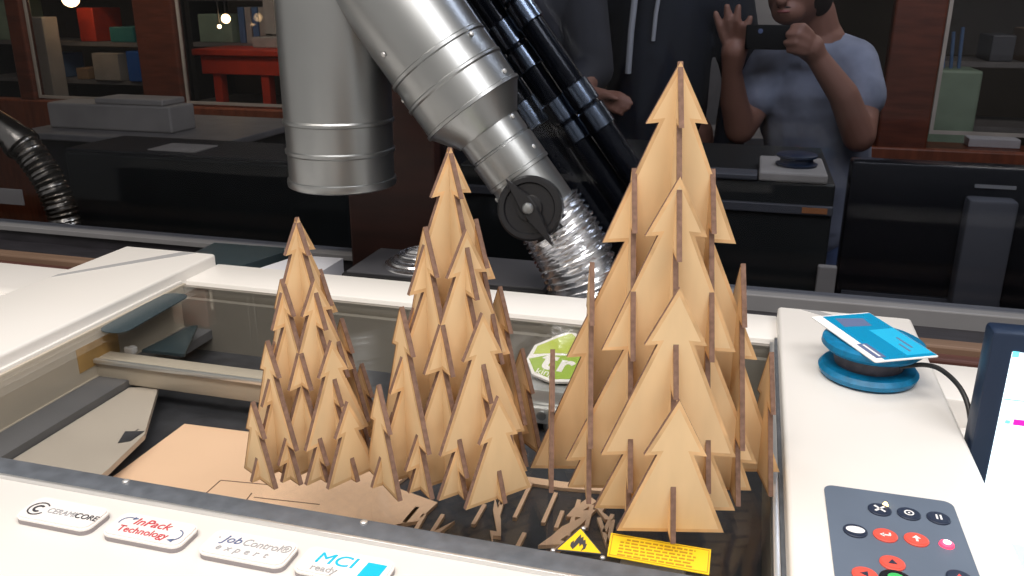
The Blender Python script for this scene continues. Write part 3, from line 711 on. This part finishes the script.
obj('bench_top', B(-3.02, -2.0, 4.25, 4.62, -.01, .025, bev=.006), 'redm', t); obj('apron', B(-2.98, -2.0, 4.27, 4.30, -.11, -.01, bev=.004), 'redm', t)
for x in (-2.92, -2.62, -2.3, -2.06): obj('leg', B(x, x+.05, 4.28, 4.34, -LID, -.02, bev=.004), 'redm', t)
simple('green_bin', 'tall pale green bin behind the right glass pane', 'bin', .73, .965, 4.3, 4.55, -LID, .0, 'boxg', .012)
bm = bmesh.new()
for k in range(4): tube(bm, [(.80+.03*k, 4.42, -.1), (.77+.035*k, 4.42, .12+.02*k)], .008, 8)
single('rolled_sheets', 'rolled sheets sticking out of the tall pale green bin', 'rolls', bm, 'binder')
simple('white_tray', 'white tray on the ledge behind the right glass pane', 'tray', .90, 1.10, 4.06, 4.16, -.2995, -.262, 'paper', .004)
simple('metal_column', 'pale metal column behind the right glass pane', 'column', .84, .90, 5.2, 5.26, -LID, 1.4, 'boxw')
for k, (x, z, w) in enumerate(((1.05, .02, .10), (1.20, .02, .13), (1.38, .02, .09))):
    simple('equipment_box', ['dim equipment box first on the shelf right of the pale green bin', 'dim equipment box in the middle of the shelf right of the pale green bin', 'dim equipment box last on the shelf right of the pale green bin'][k], 'box', x, x+w, 4.62, 4.9, z, z+.12+.03*k, ['greybot', 'tan', 'boxw'][k])
# hanging lamps
for k, (x, y, z, rr) in enumerate(((-3.90, 4.4, .285, .05), (-2.52, 4.05-.2, .197, .022), (-2.56, 3.85, .16, .010))):
    t = thing('hanging_lamp', ['large glowing warm lamp seen at the far top left', 'small glowing warm lamp in front of the second pane', 'tiny glowing lamp just below the small warm lamp'][k], 'lamp', (x, y, z))
    bm = bmesh.new(); bmesh.ops.create_uvsphere(bm, u_segments=16, v_segments=10, radius=rr); bmesh.ops.translate(bm, verts=bm.verts, vec=(x, y, z)); obj('bulb', bm, 'bulb', t, True)
    bm = bmesh.new(); tube(bm, [(x, y, z+rr*.8), (x, y, 1.55)], .004, 6); obj('cord', bm, 'cable', t)
# middle clutter between the reflected people
simple('reflected_white_printer', 'reflected pale machine frame between the dark jacket and the raised hand', 'device', -.38, -.25, 3.4, 3.6, -LID, .34, 'greybot')
simple('steel_column', 'dull column behind the raised hand', 'column', -.20, -.08, 3.35, 3.45, -LID, 1.4, 'tabletop')
simple('pale_board', 'pale grey board behind the phone and head of the photographer', 'board', -.10, .22, 3.5, 3.52, .16, .75, 'boxw', 0, extra=lambda b_: [box(b_, x, x+.015, 3.505, 3.515, -LID, .17) for x in (-.09, .20)])
t = thing('reflected_lab_table', 'reflected dark side table with small things behind the largest tree', 'table', (-.25, 2.9, -LID))
obj('table_top', B(-.75, .35, 2.93, 3.2, -.16, -.13, bev=.004), 'tabletop', t)
for x in (-.72, .30): obj('leg', B(x, x+.03, 2.95, 2.99, -LID, -.16), 'blackm', t)
for k, (x, h) in enumerate(((-.40, .10), (-.30, .16), (-.18, .08), (-.05, .12))):
    bm = bmesh.new(); lathe(bm, [(.03, 0), (.032, h*.6), (.012, h*.75), (.012, h)], (x, 3.02, -.13), n=16)
    single('bottle', 'reflected dim bottle standing on the dark side table behind the people', 'bottle', bm, 'greybot', 'reflected bottles on the dark side table', True)
# reflections of machine, puck and monitor low in the glass, modelled as solids
t = thing('laser_back_reflection', 'reflection of the laser back and pale wing, modelled behind the right tree in the glass', 'cabinet', (.0, 1.85, -LID))
obj('dark_body', B(-.55, .153, 1.595, 2.0, -LID, -.006, bev=.004), 'darkcab', t)
obj('ledge', B(-.55, .153, 1.585, 1.595, -.062, -.045, bev=.002), 'greybot', t)  # ledge of the reflected laser back
obj('pale_top', B(.02, .138, 1.588, 1.76, -.0055, .012, bev=.004), 'boxw', t)
obj('pale_top', B(-.5, .018, 1.588, 1.64, -.0055, .006, bev=.003), 'greybot', t)
obj('orange_label_reflection', B(.100, .143, 1.5825, 1.5848, -.058, -.048), 'orangew', t)
obj('corner_panel_reflection', B(.138, .171, 1.57, 1.584, -.40, -.150, bev=.003), 'boxw', t)
t = thing('puck_reflection', 'reflection of the blue puck, modelled on the pale top in the glass', 'puck', (.086, 1.665, .0125))
bm = bmesh.new(); lathe(bm, [(.036, 0), (.038, .004), (.030, .007), (.029, .013), (.036, .016), (.037, .020), (.034, .022)], (.086, 1.665, .0125), n=40); obj('puck_body', bm, 'navy', t, True)
t = thing('monitor_reflection', 'reflected black back of the monitor, modelled low at the right in the glass', 'monitor', (.42, 1.68, -LID))
bm = bmesh.new(); box(bm, .180, .78, 1.64, 1.69, -.245, .030, bev=.006); obj('housing', bm, 'black', t, True)
obj('vent_band', B(.19, .46, 1.636, 1.641, -.232, -.214), 'greybot', t)
bm = bmesh.new(); box(bm, .372, .45, 1.600, 1.64, -.30, -.02, bev=.006); obj('stand', bm, 'greybot', t, True)
obj('base', B(.33, .70, 1.60, 1.76, -LID, -.3, bev=.01), 'darkcab', t)
obj('top_vent', B(.385, .45, 1.637, 1.6405, -.006, .0), 'alu', t)
bm = bmesh.new(); 
for k in range(8): box(bm, .425+.007*k, .430+.007*k, 1.5975, 1.600, -.262, -.2555)
obj('maker_mark', bm, 'greybot', t)
for k, (x0, x1) in enumerate(((.26, .315), (.325, .36), (.42, .455))):
    obj('foot_strip', B(x0, x1, 1.60, 1.62, -.31, -.262, bev=.002), 'boxw', t)
t = thing('machine_reflection', 'reflected dark machine back, modelled as a long black cabinet behind the left wing', 'cabinet', (-1.2, 1.85, -LID))
obj('machine_reflection_body', B(-1.50, -.80, 1.60, 1.82, -LID, -.0305, bev=.004), 'darkcab', t)
obj('machine_reflection_top', B(-1.50, -.80, 1.605, 1.80, -.030, -.022, bev=.002), 'blackm', t)
simple('orange_board', 'small reflected orange-brown board on the right end of the machine reflection', 'board', -.93, -.845, 1.63, 1.72, -.0215, -.010, 'orangew', .002)
simple('paper_sheet_reflection', 'reflected pale sheets lying on top of the machine reflection', 'paper', -1.30, -1.18, 1.63, 1.72, -.0215, -.019, 'boxw', 0)
t = thing('reflected_grey_worktable', 'reflected grey table with pale top behind the machine reflection in the glass', 'table', (-1.8, 2.2, -LID))
obj('table_top', B(-2.15, -1.42, 2.10, 2.6, -.104, -.084, bev=.004), 'tabletop', t)
obj('side_panel', B(-2.10, -1.46, 2.14, 2.55, -LID, -.105), 'blackm', t)
simple('long_white_box', 'long white box lying on the grey table at the upper left', 'box', -2.10, -1.66, 2.20, 2.32, -.0835, -.006, 'boxw', .006)
simple('flat_packet', 'flat pale packet lying on the long white box', 'packet', -1.93, -1.69, 2.21, 2.32, -.0055, .012, 'boxw', .004)
# corrugated hose at the far left
hp_ = spline([(-1.80, 1.42, .32), (-1.66, 1.42, .16), (-1.53, 1.42, .075), (-1.44, 1.42, .025), (-1.385, 1.42, -.045), (-1.360, 1.42, -.12), (-1.352, 1.42, -.20)], 26)
t = thing('corrugated_hose', 'dark silver corrugated hose curving down at the far left', 'hose', (-1.352, 1.42, -.2))
split = int(len(hp_)*.52)
bm = bmesh.new(); tube(bm, hp_[:split], .032, 20); obj('smooth_pipe', bm, 'dkhose', t, True)
bm = bmesh.new(); tube(bm, hp_[split-3:split+2], .037, 24); obj('clamp', bm, 'dkhose', t, True)
bm = bmesh.new(); tube(bm, hp_[split:], [.031+.002*math.sin(i*1.9) for i in range(len(hp_)-split)], 24); obj('ribbed_hose', bm, 'dkhose', t, True)
simple('window_sign', 'small pale card low at the far left in the glass', 'card', -1.42, -1.335, 1.30, 1.304, -.075, -.045, 'boxw', 0)
# window reflections of the silver ducts, modelled as dark pipes
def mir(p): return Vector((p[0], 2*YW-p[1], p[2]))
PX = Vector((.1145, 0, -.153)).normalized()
def pipe_reflection(name, label, org, r, cpl):
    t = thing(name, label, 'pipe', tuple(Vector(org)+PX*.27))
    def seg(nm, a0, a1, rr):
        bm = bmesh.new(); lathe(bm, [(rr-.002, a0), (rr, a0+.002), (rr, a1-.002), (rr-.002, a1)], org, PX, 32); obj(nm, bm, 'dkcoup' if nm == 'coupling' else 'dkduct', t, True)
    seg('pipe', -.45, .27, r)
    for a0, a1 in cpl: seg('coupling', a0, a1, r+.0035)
pipe_reflection('duct_reflection', 'duct reflection built as a black pipe with lightened couplings, the right one beside the silver duct', (-.2900, 1.375, .188), .0205, [(-.19, -.145), (-.140, -.10), (.015, .055), (.060, .10)])
pipe_reflection('duct_reflection', 'duct reflection built as a black pipe with lightened couplings, the left one closest to the silver duct', (-.3350, 1.395, .172), .0215, [(-.12, -.075), (-.070, -.03), (.03, .07), (.075, .11)])
pipe_reflection('duct_reflection', 'duct reflection built as a thick black pipe low between the silver reducer and the slimmer pipes', (-.370, 1.43, .120), .030, [(-.02, .03)])
# ------------------------------------------------------------------ people reflected in the window, modelled beyond the pane
def capsule(bm, a, b, ra, rb, n=14):
    a, b = Vector(a), Vector(b); d = b-a; l = d.length
    for c, r in ((a, ra), (b, rb)):
        q = bmesh.ops.create_uvsphere(bm, u_segments=n, v_segments=8, radius=r)
        bmesh.ops.translate(bm, verts=q['verts'], vec=c)
    if l > 1e-5:
        tube(bm, [a, b], [ra, rb], n)
def chain(bm, pts):
    for (a, ra), (b, rb) in zip(pts, pts[1:]): capsule(bm, a, b, ra, rb)
def ellip(bm, c, r, rot=None):
    q = bmesh.ops.create_uvsphere(bm, u_segments=20, v_segments=14, radius=1)
    for v in q['verts']: v.co = Vector((v.co.x*r[0], v.co.y*r[1], v.co.z*r[2]))
    if rot: bmesh.ops.rotate(bm, cent=(0, 0, 0), matrix=rot, verts=q['verts'])
    bmesh.ops.translate(bm, verts=q['verts'], vec=c)
def fused(name, bm, m, parent, voxel=.006, smooth=6):
    o = obj(name, bm, m, parent)
    r = o.modifiers.new('fuse', 'REMESH'); r.mode = 'VOXEL'; r.voxel_size = voxel; r.use_smooth_shade = True
    s = o.modifiers.new('soften', 'SMOOTH'); s.iterations = smooth; s.factor = .5
    return o
def hand(bm, wrist, palm, dirs, thumb, s=1.):
    """palm centre, five chains; dirs: list of (root, mid, tip)"""
    capsule(bm, wrist, palm, .026*s, .034*s); 
    for rt, md, tp in dirs: chain(bm, [(rt, .0115*s), (md, .0105*s), (tp, .0085*s)])
    chain(bm, [(thumb[0], .014*s), (thumb[1], .012*s), (thumb[2], .010*s)])
P = thing('person', 'person in a grey-blue t-shirt holding up a black phone with both hands', 'person', (.17, 2.55, -LID))
bm = bmesh.new()
# trunk, neck, head
chain(bm, [((.20, 2.62, -.32), .125), ((.18, 2.58, -.10), .115), ((.155, 2.52, .10), .12), ((.15, 2.48, .19), .07)])
chain(bm, [((.15, 2.48, .20), .058), ((.125, 2.45, .27), .056)])
ellip(bm, (.085, 2.415, .335), (.076, .095, .105), Matrix.Rotation(R(18), 3, 'X') @ Matrix.Rotation(R(-22), 3, 'Z'))
ellip(bm, (.062, 2.36, .275), (.042, .040, .035))                       # jaw and chin
chain(bm, [((.050, 2.335, .335), .013), ((.042, 2.312, .300), .016)])  # nose
ellip(bm, (.052, 2.328, .275), (.022, .012, .006)); ellip(bm, (.053, 2.328, .268), (.019, .012, .006))
ellip(bm, (.160, 2.43, .335), (.012, .022, .032))                        # ear
# legs
for sx in (-1, 1): chain(bm, [((.20+sx*.09, 2.62, -.34), .095), ((.20+sx*.11, 2.50, -.62), .062), ((.21+sx*.11, 2.60, -.92), .042), ((.21+sx*.11, 2.50, -.965), .034)])
# arm at the viewer's right, phone hand
chain(bm, [((.155, 2.49, .16), .065), ((.245, 2.475, .135), .055), ((.268, 2.42, .02), .048), ((.268, 2.37, -.030), .042), ((.215, 2.335, .075), .037), ((.142, 2.315, .165), .027)])
hand(bm, (.142, 2.315, .165), (.122, 2.305, .190), [((.118, 2.285, .222), (.098, 2.270, .240), (.074, 2.275, .240)), ((.112, 2.275, .208), (.088, 2.262, .222), (.064, 2.270, .222)), ((.108, 2.272, .194), (.084, 2.262, .203), (.062, 2.272, .202)), ((.106, 2.275, .180), (.086, 2.268, .185), (.070, 2.275, .184))], ((.130, 2.315, .200), (.112, 2.320, .185), (.088, 2.315, .178)))
# arm at the viewer's left, open hand
chain(bm, [((.13, 2.50, .16), .062), ((.035, 2.50, .125), .058), ((-.005, 2.46, .02), .046), ((-.030, 2.42, -.03), .042), ((-.052, 2.38, .05), .036), ((-.062, 2.34, .125), .026)])
hand(bm, (-.062, 2.34, .125), (-.060, 2.325, .178), [((-.086, 2.315, .205), (-.100, 2.305, .238), (-.112, 2.302, .268)), ((-.070, 2.315, .215), (-.080, 2.300, .252), (-.086, 2.298, .285)), ((-.054, 2.315, .216), (-.058, 2.298, .252), (-.058, 2.298, .284)), ((-.040, 2.318, .210), (-.034, 2.300, .238), (-.028, 2.300, .258))], ((-.044, 2.315, .180), (-.028, 2.300, .195), (-.018, 2.296, .212)))
body = fused('body', bm, 'skin', P, .0052, 4)
# shirt
bm = bmesh.new()
chain(bm, [((.205, 2.62, -.30), .150), ((.185, 2.58, -.10), .145), ((.160, 2.53, .06), .145), ((.152, 2.49, .145), .095)])
ellip(bm, (.16, 2.56, .02), (.150, .12, .18)); 
chain(bm, [((.15, 2.49, .168), .070), ((.240, 2.475, .142), .066), ((.268, 2.440, .062), .064)])
chain(bm, [((.13, 2.50, .165), .070), ((.040, 2.50, .128), .070), ((.006, 2.47, .055), .064)])
fused('t_shirt', bm, 'tee', P, .0065, 6)
bm = bmesh.new()
for sx in (-1, 1): chain(bm, [((.20+sx*.085, 2.62, -.36), .118), ((.20+sx*.11, 2.50, -.62), .082), ((.21+sx*.11, 2.60, -.90), .062)])
fused('jeans', bm, 'jeans', P, .009, 5)
bm = bmesh.new()
ellip(bm, (.100, 2.440, .362), (.082, .095, .095), Matrix.Rotation(R(18), 3, 'X')); ellip(bm, (.132, 2.425, .312), (.040, .062, .058)); ellip(bm, (.118, 2.385, .318), (.026, .040, .045))
fused('hair', bm, 'hair', P, .006, 3)
bm = bmesh.new(); ellip(bm, (.050, 2.3225, .2845), (.020, .006, .0035))
fused('beard', bm, 'hair', P, .004, 2)
bm = bmesh.new(); ellip(bm, (.050, 2.3195, .2735), (.017, .006, .0045)); fused('lips', bm, 'lips', P, .002, 2)
for sx in (-1, 1):
    bm = bmesh.new(); ellip(bm, (.047+sx*.030, 2.327+.006*sx, .338), (.011, .008, .007)); obj('eye', bm, 'paper', P, True)
t = thing('mobile_phone', 'black phone held sideways in front of the face', 'phone', (.028, 2.29, .185))
bm = bmesh.new(); box(bm, -.035, .094, 2.286, 2.295, .184, .243, bev=.004, seg=3); ph = obj('phone_body', bm, 'phonem', t, True)
bm = bmesh.new(); lathe(bm, [(.006, 0), (.006, .0015), (.004, .002)], (.0, 2.286, .228), (0, -1, 0), 20); obj('camera_lens', bm, 'blueink', t, True)

def bystander(label, x, y, jm, stripes, hand_out, lean=0.):
    t = thing('person', label, 'person', (x, y, -LID))
    bm = bmesh.new()
    chain(bm, [((x, y, -.08), .12), ((x, y, .18), .115), ((x, y-.01, .34), .115), ((x, y, .46), .06), ((x, y-.01, .52), .055)])
    ellip(bm, (x, y-.03, .63), (.075, .092, .112)); chain(bm, [((x, y-.115, .64), .012), ((x, y-.128, .615), .014)])
    ellip(bm, (x, y-.108, .575), (.022, .012, .006)); ellip(bm, (x-.076, y-.02, .63), (.012, .02, .03)); ellip(bm, (x+.076, y-.02, .63), (.012, .02, .03))
    for sx in (-1, 1): chain(bm, [((x+sx*.09, y, -.10), .09), ((x+sx*.10, y, -.52), .06), ((x+sx*.10, y, -.91), .042), ((x+sx*.10, y-.12, -.965), .034)])
    arms = []
    for sx in (-1, 1):
        if sx == 1 and hand_out:
            el, wr = Vector((x+.23, y-.06, .12)), Vector(hand_out)-Vector((.075, -.02, -.018))
            pm = Vector(hand_out)
            chain(bm, [((x+.17, y, .38), .06), (el, .045), (wr, .028)])
            hand(bm, wr, pm-Vector((.012, 0, 0)), [(pm+Vector((.01, 0, .016)), pm+Vector((.035, -.01, .014)), pm+Vector((.058, -.012, .004))), (pm+Vector((.012, -.008, .004)), pm+Vector((.04, -.018, .002)), pm+Vector((.064, -.02, -.006))), (pm+Vector((.012, -.01, -.008)), pm+Vector((.036, -.02, -.012)), pm+Vector((.058, -.022, -.020))), (pm+Vector((.006, -.01, -.020)), pm+Vector((.024, -.02, -.026)), pm+Vector((.042, -.022, -.034)))], (pm+Vector((-.01, -.02, .01)), pm+Vector((.01, -.035, .012)), pm+Vector((.028, -.04, .006))), .78)
            arms.append([((x+.17, y, .38), .072), (el, .060), (wr-Vector((.02, 0, 0)), .036)])
        else:
            el = Vector((x+sx*.25, y, .08)); wr = Vector((x+sx*.22, y-.10, -.12))
            chain(bm, [((x+sx*.17, y, .38), .06), (el, .045), (wr, .028)])
            hand(bm, wr, wr+Vector((0, -.01, -.05)), [(wr+Vector((sx*(-.02+.013*q), -.015, -.08)), wr+Vector((sx*(-.02+.013*q), -.03, -.11)), wr+Vector((sx*(-.02+.012*q), -.035, -.132+.004*abs(q-1)))) for q in range(4)], (wr+Vector((-sx*.03, -.02, -.04)), wr+Vector((-sx*.042, -.035, -.06)), wr+Vector((-sx*.044, -.042, -.08))))
            arms.append([((x+sx*.17, y, .38), .072), (el, .062), (wr, .042)])
    fused('body', bm, 'skin', t, .006, 4)
    bm = bmesh.new(); chain(bm, [((x, y, -.12), .150), ((x, y, .15), .155), ((x, y, .34), .150), ((x, y, .42), .085)]); ellip(bm, (x, y, .30), (.205, .12, .13))
    for a in arms: chain(bm, a)
    fused('jacket', bm, jm, t, .008, 6)
    bm = bmesh.new()
    for sx in (-1, 1): chain(bm, [((x+sx*.085, y, -.16), .110), ((x+sx*.10, y, -.52), .078), ((x+sx*.10, y, -.90), .060)])
    fused('trousers', bm, 'jacket2', t, .009, 5)
    bm = bmesh.new(); ellip(bm, (x, y-.005, .665), (.083, .092, .092)); fused('hair', bm, 'hair', t, .006, 3)
    for (sx0, sz0, sz1, w) in stripes:
        bm = bmesh.new(); 
        tube(bm, [(x+sx0, y-.155, sz0), (x+sx0+.004, y-.160, (sz0+sz1)/2), (x+sx0+.012, y-.158, sz1)], w, 8)
        obj('drawstring', bm, 'graytape', t, True)
bystander('reflected person in a charcoal jacket holding one hand out, behind the dark pipe reflections', -.66, 2.42, 'jacket', [], (-.362, 2.22, .058))
bystander('person in a black jacket with two pale drawstrings left of the largest tree top', -.285, 2.66, 'jacket2', [(-.068, .10, .33, .009), (-.002, .19, .33, .006)], None)

# ------------------------------------------------------------------ lights
def area(name, loc, rot, sx, sy, power, col):
    l = bpy.data.lights.new(name, 'AREA'); l.shape = 'RECTANGLE'; l.size = sx; l.size_y = sy; l.energy = power; l.color = col
    o = bpy.data.objects.new(name, l); C.objects.link(o); o.location = loc
    d = Vector(rot)-Vector(loc); o.rotation_euler = d.to_track_quat('-Z', 'Y').to_euler(); return o
area('ceiling_light_right', (.80, -.10, 1.50), (-.1, .5, 0), .9, .5, 13, (1, .97, .95))
area('ceiling_light_front', (-.22, -.30, 1.52), (-.2, .5, 0), .7, .35, 15, (1, .93, .86))
area('ceiling_light_left', (-1.1, .1, 1.5), (-.4, .5, 0), .8, .4, 6, (1, .90, .78))
area('ceiling_light_back', (-.25, .60, 1.55), (-.25, .6, 0), 1.2, .25, 10, (1, .95, .9))
area('workshop_light', (.5, 1.75, 1.45), (.15, 2.5, 0), .7, .3, 10, (.85, .9, 1))
area('workshop_light_far', (-2.6, 3.3, 1.5), (-3.0, 4.6, -.1), 1.6, .4, 40, (1, .85, .65))
area('workshop_light_far_right', (1.2, 3.2, 1.5), (1.1, 4.3, -.2), 1.2, .4, 30, (1, .9, .8))
w = bpy.data.worlds.new('world'); bpy.context.scene.world = w; w.use_nodes = True
w.node_tree.nodes['Background'].inputs[0].default_value = (1, .94, .87, 1); w.node_tree.nodes['Background'].inputs[1].default_value = .42
# ------------------------------------------------------------------ camera
cam = bpy.data.cameras.new('camera'); co = bpy.data.objects.new('camera', cam); C.objects.link(co)
cam.sensor_width = 36; cam.sensor_fit = 'HORIZONTAL'; cam.lens = F_/1024*36; cam.clip_start = .01
rm = Matrix((Rt2, Up2, -Fw)).transposed(); co.rotation_euler = rm.to_euler(); co.location = (0, 0, .31)
bpy.context.scene.camera = co
# lift everything so that the floor is at z = 0
for o in list(C.objects):
    if o.parent is None: o.location.z += LID
sc = bpy.context.scene
sc.view_settings.view_transform = 'Standard'; sc.view_settings.look = 'None'; sc.view_settings.gamma = 1; sc.view_settings.use_curve_mapping = False
sc.view_settings.exposure = 0
sc.cycles.max_bounces = 10; sc.cycles.transparent_max_bounces = 16; sc.cycles.caustics_reflective = False; sc.cycles.caustics_refractive = False
sc.cycles.sample_clamp_indirect = 4
sc.cycles.use_denoising = True
